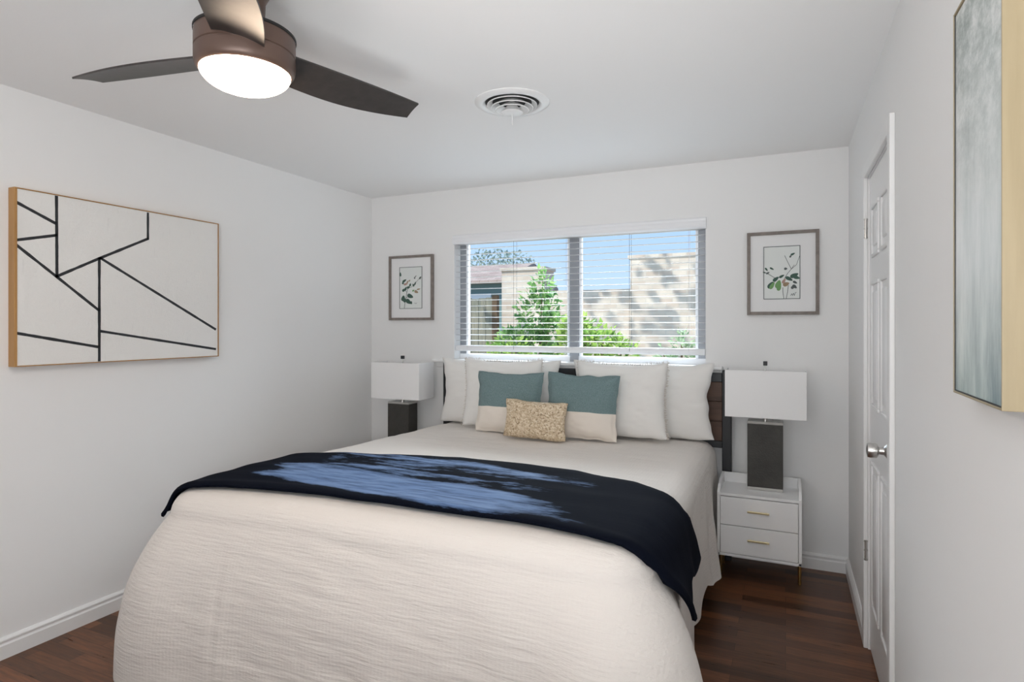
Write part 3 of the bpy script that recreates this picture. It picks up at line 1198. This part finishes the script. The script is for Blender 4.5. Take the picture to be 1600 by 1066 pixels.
def quilt_pt(i, k, NT, NE, NK):
    x, y, nx, ny, s = OUT[i]
    wx, wy = to_world(x - nx * QR, y - ny * QR)
    if k <= NT:
        q = (k / NT)
        px, py = xc_of(YH) + (wx - xc_of(YH)) * q, YH + (wy - YH) * q
        if q < 1e-6:
            px, py = xc_of(YH), YH
        return Vector((px, py, ztop(px, py)))
    zt = ztop(wx, wy)
    if k <= NT + NE:
        a = pi / 2 * (k - NT) / NE
        return Vector((wx + nx * QR * sin(a), wy + ny * QR * sin(a), zt - QR * (1 - cos(a))))
    t = (k - NT - NE) / NK
    ca = math.exp(-((s - SA) / 0.040) ** 2)
    cb = math.exp(-((s - SB) / 0.048) ** 2)
    flare = 0.030 + 0.165 * ca + 0.155 * cb
    foot = sstep(S2, S2 + 0.05, s) * (1 - sstep(S3 - 0.05, S3, s))
    flare += 0.045 * foot
    hem = 0.012
    if s < S1:
        yy = y
        hem = interp([(1.8, 0.012), (2.5, 0.015), (2.9, 0.06), (3.02, 0.16), (3.12, 0.125), (3.3, 0.105), (3.45, 0.14), (3.8, 0.15)], yy)
        flare -= 0.02 * sstep(3.3, 3.5, yy)
        flare += 0.05 * math.exp(-((yy - 3.20) / 0.12) ** 2) * t ** 3
        flare -= 0.035 * math.exp(-((yy - 2.75) / 0.25) ** 2)
    if s > S4:
        hem = interp([(1.8, 0.012), (2.6, 0.03), (3.8, 0.12)], y)
    off = QR + flare * (1 - (1 - t) ** 2.9)
    wav = (0.012 * sin(s * 95 + 1.3) + 0.008 * sin(s * 173 + 0.4)) * t * (1.1 - 0.75 * foot)
    off += wav + 0.006 * noise.noise(Vector((s * 40, t * 4, 2.0))) * min(1, t * 5)
    z0 = zt - QR
    z = z0 + (hem - z0) * t
    # long crease lines on the foot face
    off -= 0.007 * foot * math.exp(-((s - (S3 - 0.045)) / 0.0022) ** 2) * sstep(0.05, 0.4, t)
    off += 0.006 * foot * noise.noise(Vector((wx * 2.0, z * 14 + wx * 3, 7.7)))
    for c0, sl, amp in ((0.30, 0.5, 0.006), (0.62, -0.9, 0.005), (0.80, 0.3, 0.005)):
        q_ = (s - S2) / (S3 - S2) - c0 - sl * 0.12 * (t - 0.5)
        off -= amp * foot * math.exp(-(q_ / 0.006) ** 2) * sstep(0.1, 0.5, t) * (0.5 + noise.noise(Vector((t * 5, c0 * 9, 3))))
    off += 0.0025 * foot * noise.noise(Vector((wx * 5, z * 42, 1.7)))
    return Vector((wx + nx * off, wy + ny * off, z))


NT, NE, NK = 70, 9, 64
b = B()
ctr = b.bm.verts.new(quilt_pt(0, 0, NT, NE, NK))
prev = None
for i in range(NS + 1):
    row = [ctr] + [b.bm.verts.new(quilt_pt(i, k, NT, NE, NK)) for k in range(1, NT + NE + NK + 1)]
    if prev is not None:
        b._face([ctr, row[1], prev[1]])
        for k in range(1, len(row) - 1):
            b._face([prev[k], row[k], row[k + 1], prev[k + 1]])
    prev = row
bmesh.ops.recalc_face_normals(b.bm, faces=b.bm.faces[:])
# make sure the normals point outward (up on top)
b.bm.faces.ensure_lookup_table()
up = sum(f.normal.z * f.calc_area() for f in b.bm.faces)
if up < 0:
    bmesh.ops.reverse_faces(b.bm, faces=b.bm.faces[:])
QBVH = BVHTree.FromBMesh(b.bm)
quilt = b.build('quilt', M['quilt'], None, True, None, recalc=False)
tag(quilt, 'white crinkled gauze quilt spread over the bed and hanging to the floor', 'quilt')

# ---- navy throw, laid across the foot of the bed
NEAR = [(-2.40, 1.64), (-2.27, 1.665), (-2.08, 1.735), (-1.65, 1.775), (-1.26, 1.795), (-0.85, 1.81), (-0.6, 1.795), (-0.45, 1.775), (-0.30, 1.75), (-0.1, 1.75)]
FAR = [(-2.45, 2.28), (-2.33, 2.33), (-1.97, 2.44), (-1.45, 2.575), (-0.85, 2.55), (-0.57, 2.48), (-0.40, 2.36), (-0.28, 2.33), (-0.1, 2.30)]
AW_ = 1.22          # arclength half span
NU, NV = 150, 44


def throw_guess(a, v):
    """a: signed arclength across the bed from its centre line"""
    s = 1 if a >= 0 else -1
    aa = abs(a)
    xw = xc_of(2.1) + s * min(aa, 0.985)
    y = interp(NEAR, xw + s * max(0, aa - 0.985) * 0.5) * (1 - v) + interp(FAR, xw + s * max(0, aa - 0.985) * 0.5) * v
    drop = max(0.0, aa - 0.93)
    if s > 0:
        y += 0.85 * max(0.0, drop - 0.05)
    z = 0.78 - (drop * 1.0 if drop > 0 else 0)
    return Vector((xw + s * min(drop, 0.06), y, z))


b = B()
vs = []
for i in range(NU + 1):
    row = []
    for j in range(NV + 1):
        v = j / NV
        # right end hangs lower at its near corner, with a little notch
        endR = 1.225 + 0.03 * (1 - v) - 0.06 * math.exp(-((v - 0.42) / 0.13) ** 2)
        a = -1.06 + (endR + 1.06) * i / NU
        p = throw_guess(a, v)
        q, nrm, _, _ = QBVH.find_nearest(p)
        e = min(v, 1 - v) * (1 / 0.06)
        lift = 0.010 + 0.006 * min(1, e) + 0.004 * noise.noise(Vector((p.x * 4, p.y * 9, 1)))
        lift += 0.07 * max(0.0, (i / NU - 0.86)) * 1.6
        lift += 0.010 * math.exp(-((v - 0.035) / 0.03) ** 2)
        row.append(q + nrm * lift)
    vs.append(row)
for _ in range(4):
    new = [[c.copy() for c in r] for r in vs]
    for i in range(NU + 1):
        for j in range(NV + 1):
            nb = [vs[x][y] for x, y in ((i - 1, j), (i + 1, j), (i, j - 1), (i, j + 1)) if 0 <= x <= NU and 0 <= y <= NV]
            if 0 < i < NU and 0 < j < NV:
                new[i][j] = (vs[i][j] + sum(nb, Vector()) / len(nb)) / 2
    vs = new
V = [[b.bm.verts.new(c) for c in r] for r in vs]
for i in range(NU):
    for j in range(NV):
        b._face([V[i][j], V[i + 1][j], V[i + 1][j + 1], V[i][j + 1]])
bmesh.ops.recalc_face_normals(b.bm, faces=b.bm.faces[:])
if sum(f.normal.z for f in b.bm.faces) < 0:
    bmesh.ops.reverse_faces(b.bm, faces=b.bm.faces[:])
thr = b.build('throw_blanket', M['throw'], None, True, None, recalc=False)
md = thr.modifiers.new('thickness', 'SOLIDIFY')
md.thickness = 0.012
md.offset = 1.0
md = thr.modifiers.new('round', 'BEVEL')
md.width = 0.004
md.segments = 2
md.limit_method = 'ANGLE'
tag(thr, 'navy blue plush throw laid across the foot of the white quilt', 'throw blanket')


# ---- pillows
def pillow(name, label, cat, W, Hh, Tk, loc, tilt, mats, group=None, pinch=0.05, split=None, seed=0, yaw=0.0, sag=0.0, flange=0.0, n=44, roll=0.0):
    b = B()

    def surf(side):
        g = []
        for i in range(n + 1):
            row = []
            for j in range(n + 1):
                u, v = -1 + 2 * i / n, -1 + 2 * j / n
                x = u * W / 2 * (1 - pinch * (1 - v * v) * abs(u) ** 2)
                z = v * Hh / 2 * (1 - pinch * (1.25 if v > 0 else 0.3) * (1 - u * u) * abs(v) ** 2)
                cr = 1 - 0.03 * (u * v) ** 8
                x, z = x * cr, z * cr
                uu, vv = min(1, abs(u) / (1 - flange)), min(1, abs(v) / (1 - flange))
                th = Tk / 2 * ((1 - uu ** 2.4) * (1 - vv ** 2.4)) ** 0.55
                th += 0.0025
                wr = noise.noise(Vector((u * 3 + seed, v * 3, side * 2.0))) * 0.006 * (1 - uu * vv)
                wr += noise.noise(Vector((u * 7 + seed, v * 9, side * 5.0 + 4))) * 0.003 * (1 - (uu * vv) ** 2)
                y = side * (th + wr)
                z += -sag * (1 - u * u) * (v + 1) / 2
                z += noise.noise(Vector((u * 2.5 + seed, v * 2, 7.0))) * 0.006
                x += 0.020 * min(W, Hh) * noise.noise(Vector((v * 3.2 + seed, 5.0, u))) * abs(u) ** 3
                z += 0.012 * min(W, Hh * 1.2) * noise.noise(Vector((u * 3.6, seed, v))) * abs(v) ** 3
                row.append((x, y, z + Hh / 2))
            g.append(row)
        return g

    F = surf(-1)
    Bk = surf(1)
    fv = [[b.bm.verts.new(p) for p in r] for r in F]
    bv = [[b.bm.verts.new(p) for p in r] for r in Bk]
    for i in range(n):
        for j in range(n):
            mi = 0
            if split is not None and (j + 0.5) / n < split:
                mi = 1
            b._face([fv[i][j], fv[i + 1][j], fv[i + 1][j + 1], fv[i][j + 1]], mi)
            b._face([bv[i][j], bv[i][j + 1], bv[i + 1][j + 1], bv[i + 1][j]], mi)
    ring = [(i, 0) for i in range(n)] + [(n, j) for j in range(n)] + [(i, n) for i in range(n, 0, -1)] + [(0, j) for j in range(n, 0, -1)]
    for k in range(len(ring)):
        p, q = ring[k], ring[(k + 1) % len(ring)]
        mi = 1 if (split is not None and (p[1] + 0.5) / n < split) else 0
        b._face([fv[p[0]][p[1]], fv[q[0]][q[1]], bv[q[0]][q[1]], bv[p[0]][p[1]]], mi)
    edge_pts = [((Vector(F[i][j]) + Vector(Bk[i][j])) / 2, (i, j)) for i, j in ring]
    o = b.build(name, mats, None, True, None)
    o.location = loc
    o.rotation_euler = (-tilt, roll, yaw)
    tag(o, label, cat, group)
    return o, edge_pts, n


def fringe(parent, edge_pts, n, which):
    b = B()
    random.seed(len(which))
    for idx, (p, (i, j)) in enumerate(edge_pts):
        sides = []
        if j == n and 't' in which:
            sides.append(Vector((0, 0, 1)))
        if i == n and 'r' in which:
            sides.append(Vector((1, 0, 0)))
        if i == 0 and 'l' in which:
            sides.append(Vector((-1, 0, 0)))
        for d in sides:
            for k in range(2):
                q = p + Vector((random.uniform(-.004, .004), random.uniform(-.004, .004), random.uniform(-.004, .004)))
                e = q + d * random.uniform(0.008, 0.014) + Vector((random.uniform(-.004, .004), random.uniform(-.004, .004), random.uniform(-.004, .004)))
                b.tube([q - d * 0.002, e], 0.0022, 5, 0.0012)
    return b.build('fringe', M['fringe'], parent, True)


PZ = 0.750
pillow('pillow', 'white king pillow at the back left beside the left lamp', 'pillow', 0.93, 0.46, 0.165, (-1.798, 3.688, PZ - 0.016), radians(4), M['white_linen'], 'white sleeping pillows', 0.11, seed=1)
pillow('pillow', 'white king pillow at the back right beside the right lamp', 'pillow', 0.90, 0.465, 0.165, (-0.82, 3.688, PZ - 0.016), radians(4), M['white_linen'], 'white sleeping pillows', 0.11, seed=5)
o, e, n_ = pillow('cushion', 'square white fringed cushion behind the left teal cushion', 'cushion', 0.575, 0.455, 0.15, (-1.69, 3.512, PZ), radians(6), M['white_linen'], 'white fringed cushions', 0.095, seed=9)
fringe(o, e, n_, 'tlr')
o, e, n_ = pillow('cushion', 'square white fringed cushion behind the right teal cushion', 'cushion', 0.57, 0.455, 0.15, (-0.90, 3.512, PZ), radians(6), M['white_linen'], 'white fringed cushions', 0.095, seed=14)
fringe(o, e, n_, 'tlr')
pillow('cushion', 'teal and cream colour-block cushion left of the pair', 'cushion', 0.46, 0.385, 0.135, (-1.562, 3.350, PZ + 0.002), radians(7), [M['teal'], M['cream']], 'teal and cream cushions', 0.085, split=0.42, seed=20, flange=0.05)
pillow('cushion', 'teal and cream colour-block cushion right of the pair', 'cushion', 0.455, 0.39, 0.135, (-1.098, 3.350, PZ + 0.002), radians(7), [M['teal'], M['cream']], 'teal and cream cushions', 0.085, split=0.42, seed=27, flange=0.05, roll=radians(1.5))
pillow('cushion', 'small beige speckled lumbar cushion in front of the teal pair', 'cushion', 0.40, 0.228, 0.11, (-1.335, 3.222, PZ + 0.004), radians(8), M['speckle'], None, 0.08, seed=33, roll=radians(1.5))


# ================================================================== NIGHTSTANDS AND LAMPS
def nightstand(label, cx, leg):
    t = thing('nightstand', label, 'nightstand', (cx, 3.70, 0), group='white two-drawer nightstands')
    hx, y0, y1 = 0.212, -0.195, 0.095
    z0, z1 = leg, leg + 0.345
    b = B()
    pt = 0.014
    b.box((-hx, y0, z0), (hx, y1, z0 + pt), 0.001)
    b.box((-hx, y0 + 0.002, z1 - pt), (hx, y1, z1), 0.001)
    b.box((-hx, y1 - pt, z0), (hx, y1, z1 + 0.055), 0.002)
    b.box((-hx + pt, y0 + 0.025, z0 + pt), (hx - pt, y1 - pt, z1 - pt))
    # side panels rise above the top and slope down to the front
    for s in (-1, 1):
        xa, xb = (-hx, -hx + pt) if s < 0 else (hx - pt, hx)
        poly = [(y0, z0), (y1, z0), (y1, z1 + 0.055), (y0 + 0.13, z1 + 0.05), (y0 + 0.06, z1 + 0.036), (y0 + 0.02, z1 + 0.016), (y0, z1 + 0.002)]
        b.prism(poly, 'X', xa, xb)
    b.build('cabinet', M['white_lacquer'], t)
    dz = (z1 - z0 - 2 * pt - 0.012) / 2
    for k in range(2):
        za = z0 + pt + 0.003 + k * (dz + 0.004)
        b = B()
        b.box((-hx + pt + 0.003, y0 - 0.001, za), (hx - pt - 0.003, y0 + 0.022, za + dz), 0.0015)
        d = b.build('drawer', M['white_lacquer'], t)
        b = B()
        zc = za + dz * 0.56
        b.box((-0.055, y0 - 0.022, zc - 0.004), (0.055, y0 - 0.014, zc + 0.006), 0.001)
        for s in (-0.04, 0.04):
            b.box((s - 0.004, y0 - 0.016, zc - 0.003), (s + 0.004, y0, zc + 0.003))
        b.build('drawer_handle', M['palebrass'], d)
    for sx in (-1, 1):
        for sy in (-1, 1):
            b = B()
            X_, Y_ = sx * (hx - 0.008), sy * (y1 - 0.02)
            b.lathe([(0.007, 0.0), (0.008, 0.004), (0.0095, leg * 0.8), (0.0095, leg)], 14, (X_, Y_, 0))
            b.tube([(X_, Y_, leg * 0.55), (X_ - sx * 0.004, Y_ - sy * 0.03, leg)], 0.0035, 8)
            b.build('leg', M['brass'], t, True)
    return z1


def table_lamp(label, cx, cy, z):
    t = thing('table_lamp', label, 'lamp', (cx, cy, z), group='table lamps with rectangular white shades')
    hx, hy_ = 0.0925, 0.057
    b = B()
    b.box((-hx, -hy_, 0), (hx, hy_, 0.016), 0.002)
    b.build('foot_plate', M['clear'], t)
    b = B()
    b.box((-hx, -hy_, 0.016), (hx, hy_, 0.372), 0.002)
    b.build('base', M['concrete'], t)
    b = B()
    b.box((-hx, -hy_, 0.372), (hx, hy_, 0.386), 0.002)
    b.build('cap_plate', M['clear'], t)
    b = B()
    b.lathe([(0.012, 0.386), (0.012, 0.40), (0.008, 0.403), (0.008, 0.43), (0.015, 0.432), (0.015, 0.50), (0.004, 0.505), (0.004, 0.70)], 20)
    b.build('stem', M['chrome'], t, True)
    # harp wires
    b = B()
    b.tube([(0, 0, 0.43), (0.045, 0, 0.46), (0.05, 0, 0.56), (0.03, 0, 0.65), (0, 0, 0.672), (-0.03, 0, 0.65), (-0.05, 0, 0.56), (-0.045, 0, 0.46), (0, 0, 0.43)], 0.0018, 6)
    b.build('harp', M['chrome'], t, True)
    b = B()
    sx, sy, z0, z1, th = 0.209, 0.10, 0.412, 0.676, 0.003
    b.box((-sx, -sy, z0), (sx, -sy + th, z1), 0.001)
    b.box((-sx, sy - th, z0), (sx, sy, z1), 0.001)
    b.box((-sx, -sy + th, z0), (-sx + th, sy - th, z1), 0.001)
    b.box((sx - th, -sy + th, z0), (sx, sy - th, z1), 0.001)
    b.box((-sx + th, -0.003, z1 - 0.010), (sx - th, 0.003, z1 - 0.006))
    b.build('lamp_shade', M['shade'], t)
    b = B()
    b.box((-0.011, -0.011, 0.700), (0.011, 0.011, 0.724), 0.002)
    b.lathe([(0.004, 0.676), (0.004, 0.70)], 10)
    b.build('finial', M['black_metal'], t)


zr = nightstand('white two-drawer nightstand with brass handles and legs right of the bed', -0.134, 0.143)
table_lamp('lamp with white box shade standing on the nightstand right of the bed', -0.105, 3.700, zr + 0.0005)
zl = nightstand('white nightstand hidden behind the bed under the left lamp', -2.60, 0.125)
table_lamp('lamp with white box shade and dark block base left of the bed', -2.583, 3.700, zl + 0.0005)

# ================================================================== OUTSIDE
struct(B().box((-40, YB + T, -0.35), (30, 60, -0.15)), 'ground', M['lawn'], 'dry ground of the side yard', 'ground')
hs = thing('neighbour_house', 'pale brick house wall standing across the yard on the right', 'house', (0.3, 10.0, -0.15))
b = B()
b.box((-2.68, 0, 0), (6.0, 4.0, 2.70))
b.build('wall', M['brick'], hs)
b = B()
b.box((-2.72, -0.02, 2.70), (6.0, 4.0, 2.76))
b.build('roof_edge', M['brick'], hs)
gw = B().box((-0.80, 0, 0), (0.80, 0.25, 2.20)).build('garden_wall', M['brick'], loc=(-3.18, 10.05, -0.15))
tag(gw, 'lower pale brick wall joining the houses behind the shrubs', 'wall')
pr_ = B()
pr_.box((-0.42, 0, 0), (0.42, 0.5, 2.58))
pr_.box((-0.45, -0.03, 2.58), (0.45, 0.53, 2.64), 0.005)
pr_ = pr_.build('brick_pier', M['brick'], loc=(-4.36, 10.0, -0.15))
tag(pr_, 'tall pale brick pier behind the tall green shrub', 'pier')
fe = thing('wooden_fence', 'weathered grey wooden board fence beyond the left window pane', 'fence', (-5.6, 9.6, -0.15))
for k in range(12):
    b = B()
    b.box((-0.9 + k * 0.145, 0, 0), (-0.9 + k * 0.145 + 0.138, 0.022, 2.06 + 0.01 * (k % 3)), 0.003)
    b.build('fence_board', M['fence'], fe)
b = B()
b.box((0.84, -0.05, 0), (0.94, 0.05, 2.12), 0.004)
b.build('fence_post', M['bark'], fe)
fh = thing('far_house', 'small far house with brownish shingle roof above the fence', 'house', (-9.0, 17.0, -0.15))
b = B()
b.box((-2.6, 0, 0), (0.9, 4, 3.05))
b.build('wall', M['siding'], fh)
b = B()
b.prism([(-0.4, 3.0), (2.0, 3.75), (4.4, 3.0), (4.4, 2.92), (-0.4, 2.92)], 'X', -2.9, 1.15)
b.build('roof', M['roof'], fh)
b = B()
b.box((-0.9, -0.03, 1.7), (0.5, 0.0, 2.6))
b.build('window', M['vinyl'], fh)


def shrub(name, label, loc, blobs, nleaf, lsize, mleaf, seed, group, trunk_h):
    rnd = random.Random(seed)
    t = thing(name, label, 'shrub', loc, group=group)
    b = B()
    for cx, cy, cz, rx, ry, rz in blobs:
        for k in range(int(nleaf * rx * rz * 10)):
            while True:
                p = Vector((rnd.uniform(-1, 1), rnd.uniform(-1, 1), rnd.uniform(-1, 1)))
                if 0.2 < p.length < 1:
                    break
            p = p * (0.62 + 0.38 * rnd.random()) if p.length > 0.5 else p
            q = Vector((cx + p.x * rx, cy + p.y * ry, cz + p.z * rz))
            d = (p.normalized() + Vector((rnd.gauss(0, .5), rnd.gauss(0, .5), rnd.gauss(0.1, .5)))).normalized()
            sd = d.cross(Vector((rnd.gauss(0, 1), rnd.gauss(0, 1), rnd.gauss(0, 1)))).normalized()
            L = lsize * rnd.uniform(0.7, 1.3)
            w = L * 0.27
            up_ = d.cross(sd) * L * 0.10
            a0, a1 = q, q + d * L
            m1 = q + d * L * 0.4
            b.poly([a0, m1 + sd * w + up_, a1, m1])
            b.poly([a0, m1, a1, m1 - sd * w + up_])
    b.build('foliage', mleaf, t, recalc=False)
    b = B()
    for k in range(5):
        bl = blobs[k % len(blobs)]
        e = Vector((bl[0] + rnd.uniform(-.3, .3) * bl[3], bl[1], bl[2] + bl[5] * 0.4))
        b.tube([(rnd.uniform(-.06, .06), rnd.uniform(-.06, .06), 0), (e.x * 0.4, e.y * 0.4, e.z * 0.5), e], 0.014, 6, 0.006)
    b.build('stem', M['bark'], t, True)
    return t


G = 'shrubs outside the window'
shrub('shrub', 'tallest pointed green shrub seen through the left window pane', (-2.66, 6.5, -0.15),
      [(0, 0, 1.25, 0.42, 0.35, 0.45), (0.02, 0, 1.70, 0.30, 0.25, 0.38), (0.07, 0, 2.02, 0.15, 0.14, 0.22), (-0.25, -0.1, 1.35, 0.26, 0.22, 0.25), (0.22, 0, 1.5, 0.2, 0.2, 0.32)], 330, 0.075, M['leaf_a'], 3, G, 1)
shrub('shrub', 'round yellow-green shrub seen through the right window pane', (-1.88, 6.2, -0.15),
      [(0, 0, 1.25, 0.45, 0.35, 0.36), (-0.16, 0, 1.5, 0.24, 0.25, 0.22), (0.3, 0, 1.25, 0.25, 0.25, 0.24)], 360, 0.085, M['leaf_b'], 5, G, 1)
shrub('shrub', 'sparse grey-green shrub at the right end of the window', (-1.02, 6.6, -0.15),
      [(0, 0, 1.25, 0.14, 0.14, 0.36), (0.22, 0, 1.22, 0.2, 0.16, 0.22), (-0.15, 0, 1.2, 0.16, 0.14, 0.18)], 260, 0.07, M['leaf_c'], 8, G, 1)
shrub('shrub', 'low yellow-green shrub in front of the fence and the tall shrub', (-2.72, 5.9, -0.15),
      [(0, 0, 1.26, 0.36, 0.2, 0.20), (-0.15, 0, 1.1, 0.3, 0.2, 0.2)], 330, 0.075, M['leaf_b'], 13, G, 1)
# yard tree left of the window; its crown dapples the sunlit brick
yt = thing('yard_tree', 'tree whose crown throws dappled shade on the pale brick wall', 'tree', (-6.4, 5.9, -0.15))
rnd = random.Random(21)
b = B()
for k in range(430):
    while True:
        p = Vector((rnd.uniform(-1, 1), rnd.uniform(-1, 1), rnd.uniform(-1, 1)))
        if p.length < 1:
            break
    q = Vector((1.2 + p.x * 3.0, p.y * 1.3, 6.0 + p.z * 1.5))
    d = Vector((rnd.gauss(0, 1), rnd.gauss(0, 1), rnd.gauss(0, 1))).normalized()
    sd = d.orthogonal().normalized()
    b.poly([q, q + d * 0.12 + sd * 0.09, q + d * 0.28, q + d * 0.12 - sd * 0.09])
b.build('foliage', M['leaf_a'], yt, recalc=False)
b = B()
b.tube([(0, 0, 0), (0.1, 0, 2.5), (0.7, 0, 4.6), (1.2, 0, 6.0)], 0.16, 10, 0.05)
b.build('trunk', M['bark'], yt, True)
# a leafy tree to the left, beyond the fence
tr = thing('tree', 'pale leafy tree top behind the far roof at the left', 'tree', (-12.0, 24.5, -0.15))
rnd = random.Random(4)
b = B()
for k in range(700):
    while True:
        p = Vector((rnd.uniform(-1, 1), rnd.uniform(-1, 1), rnd.uniform(-1, 1)))
        if p.length < 1:
            break
    q = Vector((p.x * 1.9, p.y * 1.4, 4.3 + p.z * 0.8))
    d = Vector((rnd.gauss(0, 1), rnd.gauss(0, 1), rnd.gauss(0, 1))).normalized()
    sd = d.orthogonal().normalized()
    b.poly([q, q + d * 0.08 + sd * 0.05, q + d * 0.18, q + d * 0.08 - sd * 0.05])
b.build('foliage', M['leaf_d'], tr, recalc=False)
b = B()
b.tube([(0, 0, 0), (0.05, 0, 2), (0.0, 0, 3.8)], 0.14, 10, 0.06)
b.build('trunk', M['bark'], tr, True)
